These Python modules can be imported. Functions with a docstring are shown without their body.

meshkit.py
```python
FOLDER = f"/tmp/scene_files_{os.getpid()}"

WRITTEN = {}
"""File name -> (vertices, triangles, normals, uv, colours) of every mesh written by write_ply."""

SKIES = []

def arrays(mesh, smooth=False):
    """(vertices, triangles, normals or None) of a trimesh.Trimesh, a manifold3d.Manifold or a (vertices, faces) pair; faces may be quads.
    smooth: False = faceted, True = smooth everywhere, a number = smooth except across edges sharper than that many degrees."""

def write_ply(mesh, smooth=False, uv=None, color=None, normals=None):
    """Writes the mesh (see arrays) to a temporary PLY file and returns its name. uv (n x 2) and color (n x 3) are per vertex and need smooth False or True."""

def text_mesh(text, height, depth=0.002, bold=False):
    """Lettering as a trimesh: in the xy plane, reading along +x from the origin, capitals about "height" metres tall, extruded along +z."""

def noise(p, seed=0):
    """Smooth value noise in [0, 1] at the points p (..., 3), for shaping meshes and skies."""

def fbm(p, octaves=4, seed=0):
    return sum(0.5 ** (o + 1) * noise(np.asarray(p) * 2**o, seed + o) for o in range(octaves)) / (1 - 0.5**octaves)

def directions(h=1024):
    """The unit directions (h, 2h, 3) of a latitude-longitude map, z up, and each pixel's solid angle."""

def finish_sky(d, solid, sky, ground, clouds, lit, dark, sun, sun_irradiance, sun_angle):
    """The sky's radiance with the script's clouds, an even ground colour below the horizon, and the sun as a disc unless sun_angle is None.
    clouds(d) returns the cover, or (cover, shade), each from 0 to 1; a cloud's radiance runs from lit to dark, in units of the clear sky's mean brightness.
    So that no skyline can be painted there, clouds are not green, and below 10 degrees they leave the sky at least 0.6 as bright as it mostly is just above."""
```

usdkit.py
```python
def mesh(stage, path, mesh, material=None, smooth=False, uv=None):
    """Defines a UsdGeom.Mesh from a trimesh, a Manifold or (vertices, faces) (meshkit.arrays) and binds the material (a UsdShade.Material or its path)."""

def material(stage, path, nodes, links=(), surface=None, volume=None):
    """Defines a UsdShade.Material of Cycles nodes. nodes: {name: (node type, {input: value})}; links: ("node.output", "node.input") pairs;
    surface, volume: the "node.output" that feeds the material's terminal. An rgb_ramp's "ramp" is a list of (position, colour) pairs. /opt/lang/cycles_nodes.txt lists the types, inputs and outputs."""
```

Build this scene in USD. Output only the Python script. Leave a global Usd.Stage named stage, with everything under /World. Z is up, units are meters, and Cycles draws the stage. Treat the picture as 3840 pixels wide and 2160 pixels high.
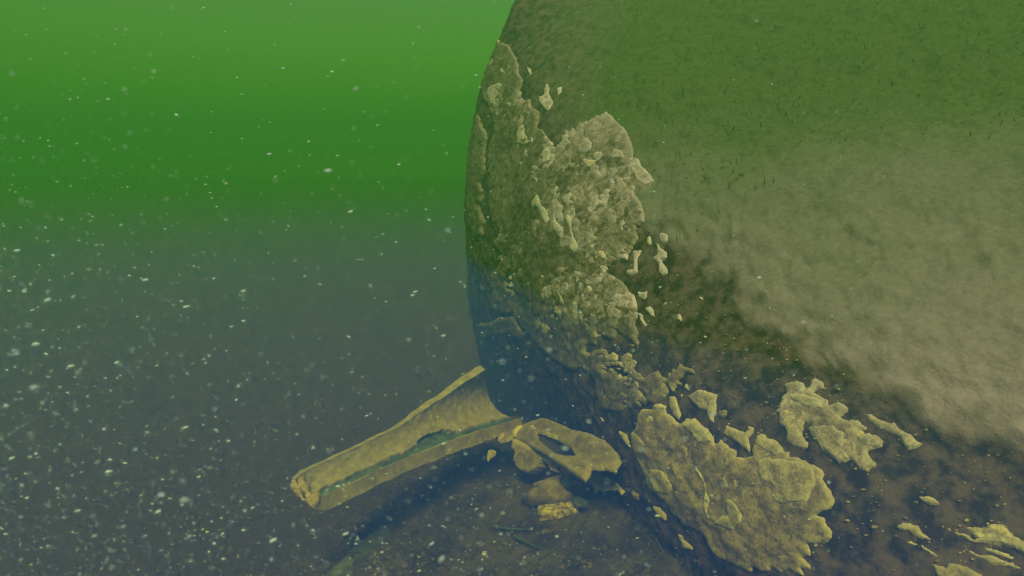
import math
import numpy as np
import trimesh
from scipy.interpolate import CubicSpline, PchipInterpolator
from scipy.spatial import Delaunay, cKDTree
from pxr import Gf, Sdf, Usd, UsdGeom, UsdLux, UsdShade, Vt
import usdkit, meshkit

stage = Usd.Stage.CreateInMemory()
UsdGeom.SetStageUpAxis(stage, UsdGeom.Tokens.z)
UsdGeom.SetStageMetersPerUnit(stage, 1.0)
UsdGeom.Xform.Define(stage, '/World')
UsdGeom.Scope.Define(stage, '/World/Looks')

# ------------------------------------------------------------------ camera, sky, sun, exposure
PITCH = math.radians(-10.0)
FPX = 2503.0                                   # focal length in pixels of a 3840 wide picture
cam = UsdGeom.Camera.Define(stage, '/World/camera')
cam.AddTranslateOp().Set(Gf.Vec3d(0, 0, 0))
cam.AddRotateXOp().Set(90.0 - 10.0)
cam.CreateHorizontalApertureAttr(36.0)
cam.CreateVerticalApertureAttr(20.25)
cam.CreateFocalLengthAttr(36.0 * FPX / 3840.0)
cam.CreateClippingRangeAttr(Gf.Vec2f(0.02, 500))
cam.CreateFStopAttr(7.0); cam.CreateFocusDistanceAttr(2.2)
cam.CreateExposureAttr(1.77)

SUN = np.array([-0.12, -0.65, 1.0]); SUN /= np.linalg.norm(SUN)
sun = UsdLux.DistantLight.Define(stage, '/World/sun')
sun.CreateIntensityAttr(0.4); sun.CreateAngleAttr(25.0); sun.CreateNormalizeAttr(True)
sun.CreateColorAttr(Gf.Vec3f(1.0, 0.98, 0.95))
el, az = math.asin(SUN[2]), math.atan2(SUN[0], SUN[1])
sun.AddRotateZOp().Set(-math.degrees(az))
sun.AddRotateXOp().Set(-(90 - math.degrees(el)))
# (rotated so that -z points from the sun to the scene)

def mat(name, nodes, links=(), surface=None, volume=None):
    return usdkit.material(stage, '/World/Looks/' + name, nodes, links, surface=surface, volume=volume)

sky = UsdLux.DomeLight.Define(stage, '/World/sky')
skym = mat('sky_look', {'s': ('sky_texture', {'sky_type': 'single_scattering', 'sun_disc': False, 'air_density': 0.7, 'aerosol_density': 0.0, 'ozone_density': 3.0, 'sun_elevation': el, 'sun_rotation': az}),
                        'b': ('background_shader', {'strength': 0.05})}, [('s.color', 'b.color')], surface='b.background')
UsdShade.MaterialBindingAPI.Apply(sky.GetPrim()).Bind(skym)

# ------------------------------------------------------------------ bookkeeping
used = {}
def numbered(parent, name):
    key = parent + '/' + name
    n = used.get(key, 0); used[key] = n + 1
    return key if n == 0 else f'{key}_{n:03d}'
def obj(name, mesh, material, parent=None, smooth=True, attrs=None):
    path = numbered(str(parent.GetPath()) if parent else '/World', name)
    m = usdkit.mesh(stage, path, mesh, material, smooth=smooth)
    for a, v in (attrs or {}).items():
        UsdGeom.PrimvarsAPI(m).CreatePrimvar(a, Sdf.ValueTypeNames.FloatArray, 'vertex').Set(Vt.FloatArray.FromNumpy(np.asarray(v, np.float32)))
    return m.GetPrim()
def tag(p, label=None, cat=None, group=None, kind=None):
    for k_, v in (('label', label), ('category', cat), ('group', group), ('kind', kind)):
        if v: p.SetCustomDataByKey(k_, v)
    return p
def thing(name, label, cat, group=None, loc=(0, 0, 0)):
    x = UsdGeom.Xform.Define(stage, numbered('/World', name)); x.AddTranslateOp().Set(Gf.Vec3d(*map(float, loc)))
    return tag(x.GetPrim(), label, cat, group)
fbm, noise = meshkit.fbm, meshkit.noise

# ------------------------------------------------------------------ materials
def rough_mat(name, c1, c2, scale, bump=0.3, bscale=120.0, bdist=0.006, spec=0.2, extra=None, rough=0.85):
    """Mottled, matt, finely pitted surface in world units."""
    n = {'g': ('geometry', {}), 'n1': ('noise_texture', {'scale': scale, 'detail': 6.0, 'roughness': 0.62}),
         'r': ('rgb_ramp', {'ramp': [(0.41, c1), (0.59, c2)]}),
         'n2': ('noise_texture', {'scale': bscale, 'detail': 5.0, 'roughness': 0.65}),
         'b': ('bump', {'strength': bump, 'distance': bdist}),
         'p': ('principled_bsdf', {'roughness': rough, 'specular_ior_level': spec})}
    l = [('g.position', 'n1.vector'), ('g.position', 'n2.vector'), ('n1.fac', 'r.fac'), ('n2.fac', 'b.height'), ('b.normal', 'p.normal')]
    if extra: extra(n, l)
    else: l.append(('r.color', 'p.base_color'))
    return mat(name, n, l, surface='p.BSDF')

def hull_extra(n, l):
    n['a'] = ('attribute', {'attribute': 'silt'})  # silt cover with the painted lamp falloff mixed in
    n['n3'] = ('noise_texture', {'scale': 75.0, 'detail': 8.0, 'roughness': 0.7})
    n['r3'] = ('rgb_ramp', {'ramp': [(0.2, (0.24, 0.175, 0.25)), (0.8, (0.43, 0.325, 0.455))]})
    n['m'] = ('mix', {}); n['mg'] = ('mix', {}); n['ag'] = ('attribute', {'attribute': 'algae_green_light'})
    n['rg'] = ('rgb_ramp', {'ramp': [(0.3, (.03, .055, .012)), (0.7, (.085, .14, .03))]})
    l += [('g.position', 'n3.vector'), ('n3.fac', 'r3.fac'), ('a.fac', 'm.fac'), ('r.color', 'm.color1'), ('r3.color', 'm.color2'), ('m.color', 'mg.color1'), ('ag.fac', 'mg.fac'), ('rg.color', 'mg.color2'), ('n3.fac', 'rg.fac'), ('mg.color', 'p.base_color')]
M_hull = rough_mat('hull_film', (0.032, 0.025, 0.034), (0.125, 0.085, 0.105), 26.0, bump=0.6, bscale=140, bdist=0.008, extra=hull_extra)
M_bed = rough_mat('seabed_mud', (0.04, 0.034, 0.036), (0.125, 0.10, 0.095), 7.0, bump=0.5, bscale=90, bdist=0.01)

# ------------------------------------------------------------------ water body
def volume_box(name, z0, z1, half, scatter, absorb):
    m = mat(name + '_look', {'v': ('volume_coefficients', {'scatter_coeffs': tuple(scatter), 'absorption_coeffs': tuple(absorb), 'anisotropy': 0.0})}, volume='v.volume')
    bx = trimesh.creation.box([2 * half, 2 * half, z1 - z0]); bx.apply_translation([0, 0, (z0 + z1) / 2])
    return tag(obj(name, bx, m, smooth=False), kind='stuff')
# green water throughout; below it, added blue layers stand in for dive lamp backscatter
LAYERS = [('haze', 2.9, -7.5, .27, (.055, .265, .115), (.44, .235, .95)),
          ('added_backscatter', -.42, -7.40, 1, (.003, 0, .12), (0, .006, 0)),
          ('added_backscatter', -.80, -7.38, 1, (.004, 0, .18), (0, .010, 0)),
          ('added_backscatter', -1.25, -7.35, 1, (.02, .01, 1.7), (0, .05, 0))]
for nm, top, bot, dens, sc_, ab_ in LAYERS:
    volume_box(nm, bot + .001, top - .001, 41.0, np.array(sc_) * dens, np.array(ab_) * dens)

# ------------------------------------------------------------------ the sunken hull: plan path, side section, sloping top
base = np.array([(1.40, -.45), (1.05, .2), (.72, .80), (.42, 1.45), (.05, 2.50), (-.22, 3.35), (-.295, 3.8), (-.2, 4.15), (.1, 4.42), (.8, 4.7), (2, 5)])
zsh = np.array([-.78, -.70, -.58, -.42, .06, .56, .86, .98, 1.04, 1.08, 1.08])
ridge = np.array([(4.1, .4), (3.7, 1.1), (3.4, 1.9), (3.2, 2.6), (2.9, 3.3), (2.6, 3.7), (2.5, 3.9), (2.4, 4.0), (2.4, 4.1), (2.5, 4.2), (3, 4.3)])
zr = np.array([.6, .75, .95, 1.15, 1.4, 1.65, 1.8, 1.85, 1.85, 1.85, 1.8])
kk = np.r_[0, np.cumsum(np.hypot(*np.diff(base, axis=0).T))]
fB, fS, fR, fZ = CubicSpline(kk, base), PchipInterpolator(kk, zsh), PchipInterpolator(kk, ridge), PchipInterpolator(kk, zr)
FLOOR = -1.0
def hull_point(u, v):
    b, t = fB(u), fB(u, 1)
    t = t / np.linalg.norm(t, axis=-1, keepdims=True)
    n = np.stack([t[..., 1], -t[..., 0]], -1)
    H = fS(u) - FLOOR
    k = np.minimum(1, H / .9)
    near = np.clip((2.9 - u) / 1.6, 0, 1)                      # the near part leans back more and is less undercut
    o = (CubicSpline([-.08, 0, .25, .5, .78, 1.0], [.13, .10, .02, 0, .05, .17])(np.clip(v, 0, 1)) + .55 * np.clip(-v, 0, 1) ** 1.2) * k * (1 - .8 * near) + .30 * near * np.clip(v, 0, 1) ** 1.5 + .125 * np.clip((u - 3.3) / 1.0, 0, 1) * np.clip(v, 0, 1) ** 1.6
    sh = b + n * o[..., None]
    r = np.clip(v - 1, 0, 1)
    xy = sh * (1 - r)[..., None] + fR(u) * r[..., None]
    z = np.where(v < 1, FLOOR + H * v, fS(u) + (fZ(u) - fS(u)) * (.90 * r + .10 * (1 - np.exp(-r / .05))))
    return np.concatenate([xy, z[..., None]], -1)
def grid_normals(P):
    du, dv = np.gradient(P, axis=0), np.gradient(P, axis=1)
    n = np.cross(dv, du)
    return n / (np.linalg.norm(n, axis=-1, keepdims=True) + 1e-12)
U1 = np.r_[np.linspace(0, kk[1], 40, endpoint=False), np.linspace(kk[1], kk[8], 560, endpoint=False), np.linspace(kk[8], kk[-1], 40)]
V1 = np.r_[np.linspace(-.9, 0, 60, endpoint=False), np.linspace(0, 1.0, 240, endpoint=False), 1 + np.linspace(0, 1, 330) ** 1.35]
UU, VV = np.meshgrid(U1, V1, indexing='ij')
P0 = hull_point(UU, VV)
# soften the shoulder, then displace
from scipy.ndimage import gaussian_filter, gaussian_filter1d
P0 = gaussian_filter1d(P0, 3, axis=1, mode='nearest')
HN = grid_normals(P0)
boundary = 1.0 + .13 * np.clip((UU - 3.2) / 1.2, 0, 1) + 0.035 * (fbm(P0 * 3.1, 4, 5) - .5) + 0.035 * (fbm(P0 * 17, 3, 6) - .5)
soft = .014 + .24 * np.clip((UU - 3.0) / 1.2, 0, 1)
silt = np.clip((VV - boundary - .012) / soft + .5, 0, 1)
algae_green_light = np.clip((P0[..., 2] + .50) / .80 + .6 * (fbm(P0 * 2.6, 4, 8) - .5), 0, .85) * silt  # algae film, plus green ambient light painted in by height
relief = 0.050 * (fbm(P0 * 2.2, 4, 1) - .5) + 0.020 * (fbm(P0 * 9, 4, 2) - .5) + 0.016 * (fbm(P0 * 34, 3, 3) - .5)
relief = relief + silt * (0.012 + 0.022 * (fbm(P0 * 26, 3, 4) - .5)) + algae_green_light * .075 * (fbm(P0 * 9.5, 3, 9) - .5)
PH = P0 + HN * relief[..., None]
nu, nv = UU.shape
idx = np.arange(nu * nv).reshape(nu, nv)
quads = np.stack([idx[:-1, :-1], idx[:-1, 1:], idx[1:, 1:], idx[1:, :-1]], -1).reshape(-1, 4)
wreck = thing('sunken_hull', 'dark silt covered hull of a sunken vessel lying on the bottom', 'shipwreck')
obj('hull_plating', (PH.reshape(-1, 3), quads), M_hull, wreck, attrs={'silt': (silt * (1 - .68 * np.clip((P0[..., 2] + .75 + .5 * (fbm(P0 * 1.7, 3, 21) - .5)) / 1.15, 0, 1))).ravel(), 'algae_green_light': algae_green_light.ravel()})  # silt thinned uphill to paint the lamp falloff into the colour

# ------------------------------------------------------------------ seabed
gx = np.r_[-200, -60, -25, -12, np.linspace(-6, 3, 300), 5, 10, 25, 60, 200]
gy = np.r_[-60, -10, np.linspace(0.2, 7, 260), 9, 13, 20, 40, 80, 200]
GX, GY = np.meshgrid(gx, gy, indexing='ij')
def bed_z(x, y):
    p = np.stack([x, y, np.zeros_like(x)], -1)
    m = np.exp(-(((x - .25) / .55) ** 2 + ((y - 1.7) / .6) ** 2))
    d = np.clip(-.36 + .57 * (np.clip(y, -2, 8) - 2.12) - x + .42 * (fbm(p * 3.2, 4, 13) - .5), 0, None)      # metres beyond the edge of the mound
    return FLOOR - .1 - 5.5 * (1 - np.exp(-(d / 1.0) ** 2)) + .13 * m + .10 * (fbm(p * 1.3, 4, 11) - .5) + .03 * (fbm(p * 9, 4, 12) - .5)
GZ = bed_z(GX, GY)
a, b = GX.shape
idx = np.arange(a * b).reshape(a, b)
q = np.stack([idx[:-1, :-1], idx[1:, :-1], idx[1:, 1:], idx[:-1, 1:]], -1).reshape(-1, 4)
tag(obj('seabed', (np.stack([GX, GY, GZ], -1).reshape(-1, 3), q), M_bed), kind='structure')

# ------------------------------------------------------------------ surveying: where a sight line meets the hull, the bed or a plate
from scipy.interpolate import LinearNDInterpolator, RegularGridInterpolator
from shapely.geometry import Polygon, Point, MultiPolygon
import shapely
CP, SP = math.cos(PITCH), math.sin(PITCH)
def sight(q):
    q = np.asarray(q, float)
    X, U = (q[..., 0] - 1920) / FPX, (1080 - q[..., 1]) / FPX
    return np.stack([X, CP - U * SP, SP + U * CP], -1)
def image_of(p):
    f = p[..., 1] * CP + p[..., 2] * SP
    f = np.where(f > .05, f, np.nan)
    return np.stack([1920 + FPX * p[..., 0] / f, 1080 - FPX * (-p[..., 1] * SP + p[..., 2] * CP) / f], -1)
HNP = grid_normals(gaussian_filter(PH, (3, 3, 0)))
_q = image_of(PH)
_front = ((HNP * PH).sum(-1) < -0.02) & np.isfinite(_q[..., 0]) & (np.abs(_q[..., 0] - 1920) < 2600) & (np.abs(_q[..., 1] - 1080) < 1700)
_i, _j = np.meshgrid(np.arange(nu, dtype=float), np.arange(nv, dtype=float), indexing='ij')
_s = np.zeros_like(_front); _s[::3, ::3] = True
_s &= _front
_ij = LinearNDInterpolator(_q[_s], np.stack([_i[_s], _j[_s]], -1))
_pn = RegularGridInterpolator((np.arange(nu), np.arange(nv)), np.concatenate([PH, HNP], -1), bounds_error=False)
def on_hull(q):
    r = _pn(_ij(q))
    n = r[:, 3:] / (np.linalg.norm(r[:, 3:], axis=1, keepdims=True) + 1e-12)
    return r[:, :3], n
def on_plane(px, depth, normal, bulge=0.0):
    n = np.asarray(normal, float); n /= np.linalg.norm(n)
    p0 = sight(np.array(px, float)) * depth
    def f(q):
        d = sight(q)
        p = d * ((p0 @ n) / (d @ n))[:, None]
        r = ((p - p0) ** 2).sum(1)
        return p - n * (bulge * r)[:, None], np.repeat(n[None], len(q), 0)
    return f
def plane_through(pts, depths, bulge=0.0):
    p = sight(np.array(pts, float)) * np.array(depths)[:, None]
    n = np.cross(p[1] - p[0], p[2] - p[0]); n /= np.linalg.norm(n)
    if n @ p[0] > 0: n = -n
    c = p.mean(0)
    def f(q):
        d = sight(q); x = d * ((c @ n) / (d @ n))[:, None]
        return x - n * (bulge * ((x - c) ** 2).sum(1))[:, None], np.repeat(n[None], len(q), 0)
    return f
def on_bed(q):
    d = sight(q); t = np.linspace(.6, 5, 400)
    pts = d[:, None] * t[None, :, None]
    below = pts[..., 2] < bed_z(pts[..., 0], pts[..., 1])
    k = below.argmax(1)
    p = pts[np.arange(len(q)), k]
    p[:, 2] = bed_z(p[:, 0], p[:, 1])
    e = .02
    n = np.stack([(bed_z(p[:, 0] - e, p[:, 1]) - bed_z(p[:, 0] + e, p[:, 1])) / (2 * e), (bed_z(p[:, 0], p[:, 1] - e) - bed_z(p[:, 0], p[:, 1] + e)) / (2 * e), np.ones(len(p))], -1)
    return p, n / np.linalg.norm(n, axis=1, keepdims=True)

def z_pts(text, zoom):
    x0, y0, s = {'A': (1640, 0, 1.81125), 'B': (1640, 700, 1.81125), 'C': (2240, 1300, 1.6844), 'D': (1740, 1500, 2.1957),
                 'E': (2800, 1500, 2.195), 'F': (2200, 1300, 1.685), 'G': (1600, 720, 2.0125), 'H': (1000, 1340, 1.767), 'P': (0, 0, 1)}[zoom]
    a = np.array([[float(w) for w in p.split(',')] for p in text.split()])
    return np.c_[x0 + a[:, 0] / s, y0 + a[:, 1] / s]
def largest(g):
    g = g.buffer(0)
    return max(g.geoms, key=lambda x: x.area) if hasattr(g, 'geoms') else g
def ragged(poly, amp, seed, cell=30.0):
    """A grown, lobed outline: the margin wanders and is notched between small lobes."""
    def ring(c, s):
        g = shapely.segmentize(shapely.LinearRing(c), 5.0)
        p = np.array(g.coords)[:-1]
        z = np.full(len(p), 3.7 + seed)
        w = sum(amp * a * np.stack([fbm(np.c_[p / (cell * k), z], 2, s + i) - .5 for i in (0, 9)], -1) for a, k in ((1.4, 1.0), (1.1, .36), (.8, .17)))
        return p + w
    g = largest(Polygon(ring(np.array(poly.exterior.coords), seed), [ring(np.array(r.coords), seed + 3) for r in poly.interiors]))
    return g
def crust(poly, surf, t, step, seed, lift=0.0, bump=0.35, sink=0.004, raise_rim=0.18, lump=0.0):
    """A growth of thickness t over a surface: steep lobed margin, uneven top. Returns vertices, faces, rim attribute."""
    rings = [poly.exterior, *poly.interiors]
    edge = np.vstack([np.array(shapely.segmentize(r, step).coords)[:-1] for r in rings])
    x0, y0, x1, y1 = poly.bounds
    gx, gy = np.meshgrid(np.arange(x0, x1, step), np.arange(y0, y1, step * .87))
    gx = gx + (np.arange(gx.shape[0]) % 2)[:, None] * step / 2
    rng = np.random.default_rng(seed)
    g = np.c_[gx.ravel(), gy.ravel()] + rng.uniform(-.22, .22, (gx.size, 2)) * step
    tree = cKDTree(edge)
    d, _ = tree.query(g)
    g = g[shapely.contains_xy(poly, g[:, 0], g[:, 1]) & (d > step * .45)]
    near, _ = tree.query(g) if len(g) else (np.zeros(0), 0)
    q = np.vstack([edge, g]); de = np.r_[np.zeros(len(edge)), near]
    f = Delaunay(q).simplices
    c = q[f].mean(1)
    f = f[shapely.contains_xy(poly, c[:, 0], c[:, 1])]
    p, n = surf(q)
    ok = np.isfinite(p).all(1)
    f = f[ok[f].all(1)]
    keep = np.unique(f)
    new = np.full(len(q), -1); new[keep] = np.arange(len(keep))
    p, n, de, f = p[keep], n[keep], de[keep], new[f]
    dist = np.linalg.norm(p, axis=1)
    dm = de * dist / FPX                                   # metres from the margin
    prof = np.where(de > 0, (1 - np.exp(-dm / (.45 * t + .002))), 0)
    h = t * prof * (1 + bump * 1.2 * (fbm(p * 20 + seed, 3, seed) - .5) + bump * 2.4 * (fbm(p * 75 + seed, 2, seed + 2) - .5) + raise_rim * np.exp(-((dm - .010) / .008) ** 2))
    if lump:
        h = h + prof * lump * np.maximum(0, fbm(p * 16 + seed, 3, seed + 1) - .42) * 2
    h = lift + np.where(de > 0, h, -sink)
    v = p + n * h[:, None]
    fn = np.cross(v[f[:, 1]] - v[f[:, 0]], v[f[:, 2]] - v[f[:, 0]])
    flip = (fn * n[f].mean(1)).sum(1) < 0
    f[flip] = f[flip][:, ::-1]
    return v, f, np.exp(-dm / .008)

def crust_mat(name, dark, light, rim, scale=38.0, bump=0.8):
    def extra(n, l):
        n['a'] = ('attribute', {'attribute': 'rim'})
        n['k'] = ('math', {'math_type': 'multiply', 'value2': 0.8})
        n['m'] = ('mix', {'color2': rim})
        l += [('a.fac', 'k.value1'), ('k.value', 'm.fac'), ('r.color', 'v1.color1'), ('n4.fac', 'r4.fac'), ('r4.color', 'v1.color2'), ('g.position', 'n4.vector'),
              ('g.position', 'n5.vector'), ('n5.fac', 'r5.fac'), ('r5.color', 'v2.color2'), ('v1.color', 'v2.color1'), ('v2.color', 'm.color1'), ('m.color', 'p.base_color')]
        n['n4'] = ('noise_texture', {'scale': 7.0, 'detail': 4.0}); n['r4'] = ('rgb_ramp', {'ramp': [(.35, (.62, .60, .58)), (.65, (1.12, 1.12, 1.14))]})
        n['n5'] = ('noise_texture', {'scale': 170.0, 'detail': 4.0, 'roughness': .7}); n['r5'] = ('rgb_ramp', {'ramp': [(.36, (.55, .52, .50)), (.52, (1.0, 1.0, 1.0)), (.66, (1.25, 1.25, 1.25))]})
        n['v1'] = ('mix', {'mix_type': 'multiply', 'fac': 1.0}); n['v2'] = ('mix', {'mix_type': 'multiply', 'fac': 1.0})
    return rough_mat(name, dark, light, scale, bump=bump, bscale=130.0, bdist=0.004, extra=extra, rough=0.75, spec=0.3)
M_sheet = crust_mat('crust_olive', (0.1, 0.077, 0.082), (0.22, 0.17, 0.18), (0.38, 0.3, 0.31))
M_lobe = crust_mat('crust_tan', (0.29, 0.225, 0.27), (0.49, 0.395, 0.47), (0.66, 0.55, 0.62))
M_pale = crust_mat('crust_pale', (0.4, 0.33, 0.34), (0.58, 0.49, 0.505), (0.7, 0.6, 0.61))
M_mid = crust_mat('crust_mid', (0.19, 0.145, 0.165), (0.35, 0.275, 0.31), (0.48, 0.385, 0.43))
M_rust = crust_mat('crust_orange', (.48, .34, .27), (.72, .54, .44), (.82, .66, .56))
M_leaf = crust_mat('crust_brown', (0.23, 0.17, 0.2), (0.41, 0.31, 0.375), (0.7, 0.57, 0.64))
MATS = {'sheet': M_sheet, 'lobe': M_lobe, 'pale': M_pale, 'rust': M_rust, 'leaf': M_leaf, 'mid': M_mid}

seed_n = [100]
def colony(name, label, zoom, outline, m='sheet', t=0.012, step=7.0, surf=on_hull, rough=7.0, cat='sponge', group=None, lobes=(), holes=(), lump=0.0, bump=0.35, cell=30.0):
    seed_n[0] += 7; s = seed_n[0]
    poly = largest(Polygon(z_pts(outline, zoom)))
    for hz, ho in holes:
        poly = largest(poly.difference(Polygon(z_pts(ho, hz)).buffer(0)))
    poly = ragged(poly, rough, s, cell)
    v, f, rim = crust(poly, surf, t, step, s, lump=lump, bump=bump)
    o = thing(name, label, cat, group, v.mean(0)); c = v.mean(0)
    obj('crust', (v - c, f), MATS[m], o, attrs={'rim': rim})
    for i, (lm, lz, lo, lt) in enumerate(lobes):
        lp = largest(Polygon(lo if lz is None else z_pts(lo, lz)))
        lp = ragged(lp, min(rough, .10 * math.sqrt(lp.area)), s + 11 * i + 1, 22)
        lv, lf, lr = crust(lp, surf, lt * .55, min(step, max(3.5, math.sqrt(lp.area) / 9)), s + i, lift=t * .7, sink=.005, bump=bump)
        if len(lf): obj('lobe', (lv - c, lf), MATS[lm], o, attrs={'rim': lr})
    return o
def blob(cx, cy, rx, ry, ang, rng):
    a = np.linspace(0, 2 * np.pi, 18, endpoint=False)
    r = 1 + .16 * np.sin(2 * a + rng.uniform(0, 6)) + .12 * np.sin(3 * a + rng.uniform(0, 6)) + .10 * np.sin(5 * a + rng.uniform(0, 6))
    x, y = rx * r * np.cos(a), ry * r * np.sin(a)
    return np.c_[cx + x * np.cos(ang) - y * np.sin(ang), cy + x * np.sin(ang) + y * np.cos(ang)]
def scatter_lobes(zoom, region, n, rmin, rmax, kinds, seed, thick=(.004, .008)):
    rng = np.random.default_rng(seed)
    reg = Polygon(z_pts(region, zoom)).buffer(0); x0, y0, x1, y1 = reg.bounds; out = []
    while len(out) < n:
        x, y = rng.uniform(x0, x1), rng.uniform(y0, y1)
        if not reg.contains(Point(x, y)): continue
        r = rmin * (rmax / rmin) ** (rng.random() ** 1.6)
        out.append((kinds[rng.integers(len(kinds))], None, blob(x, y, r, r * rng.uniform(.8, 1.7), rng.uniform(-.5, .5), rng), rng.uniform(*thick)))
    return out

# ------------------------------------------------------------------ encrusting growth on the hull
main_outline = ' '.join([
 '385,235 420,230 430,290 490,300 540,390 555,440 555,500 590,540 570,590 570,650 545,690 560,715 640,650 640,720 700,760 690,830 680,870 720,880 760,950 790,1000 850,1010 880,1095 915,1065 950,1060 955,990 985,945 1030,940 1065,975 1085,950 1110,950 1155,900 1200,930 1235,960 1250,1020 1270,1050 1300,1080 1370,1080 1385,1130 1420,1160 1455,1195 1471,1233 1440,1280 1400,1290 1340,1275 1325,1310 1340,1360',
 '1375,1390 1340,1420 1365,1460 1360,1570 1350,1640 1330,1700 1300,1730 1295,1770 1240,1770 1190,1760 1165,1800 1150,1840 1195,1868 1210,1883 1260,1908 1300,1958 1330,2008 1345,2068 1365,2098 1365,2168 1345,2208 1370,2258 1375,2358 1345,2358 1310,2308 1260,2298 1240,2258 1200,2253 1150,2253 1100,2268 1085,2308 1090,2348 1020,2353 1015,2383 1045,2403 1060,2378 1130,2363 1185,2418 1205,2468 1150,2483 1130,2498 1140,2550',
 '1090,2598 1050,2558 990,2513 910,2513 860,2493 820,2458 760,2418 700,2358 650,2318 560,2198 510,2138 450,2138 390,2098 375,2048 380,1968 360,1868 430,1788 440,1738 400,1688 370,1648 430,1598 410,1538 370,1498 350,1368 345,1150 350,1000 390,900 375,800 340,720 300,640 300,540 310,400 340,300'])
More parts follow.
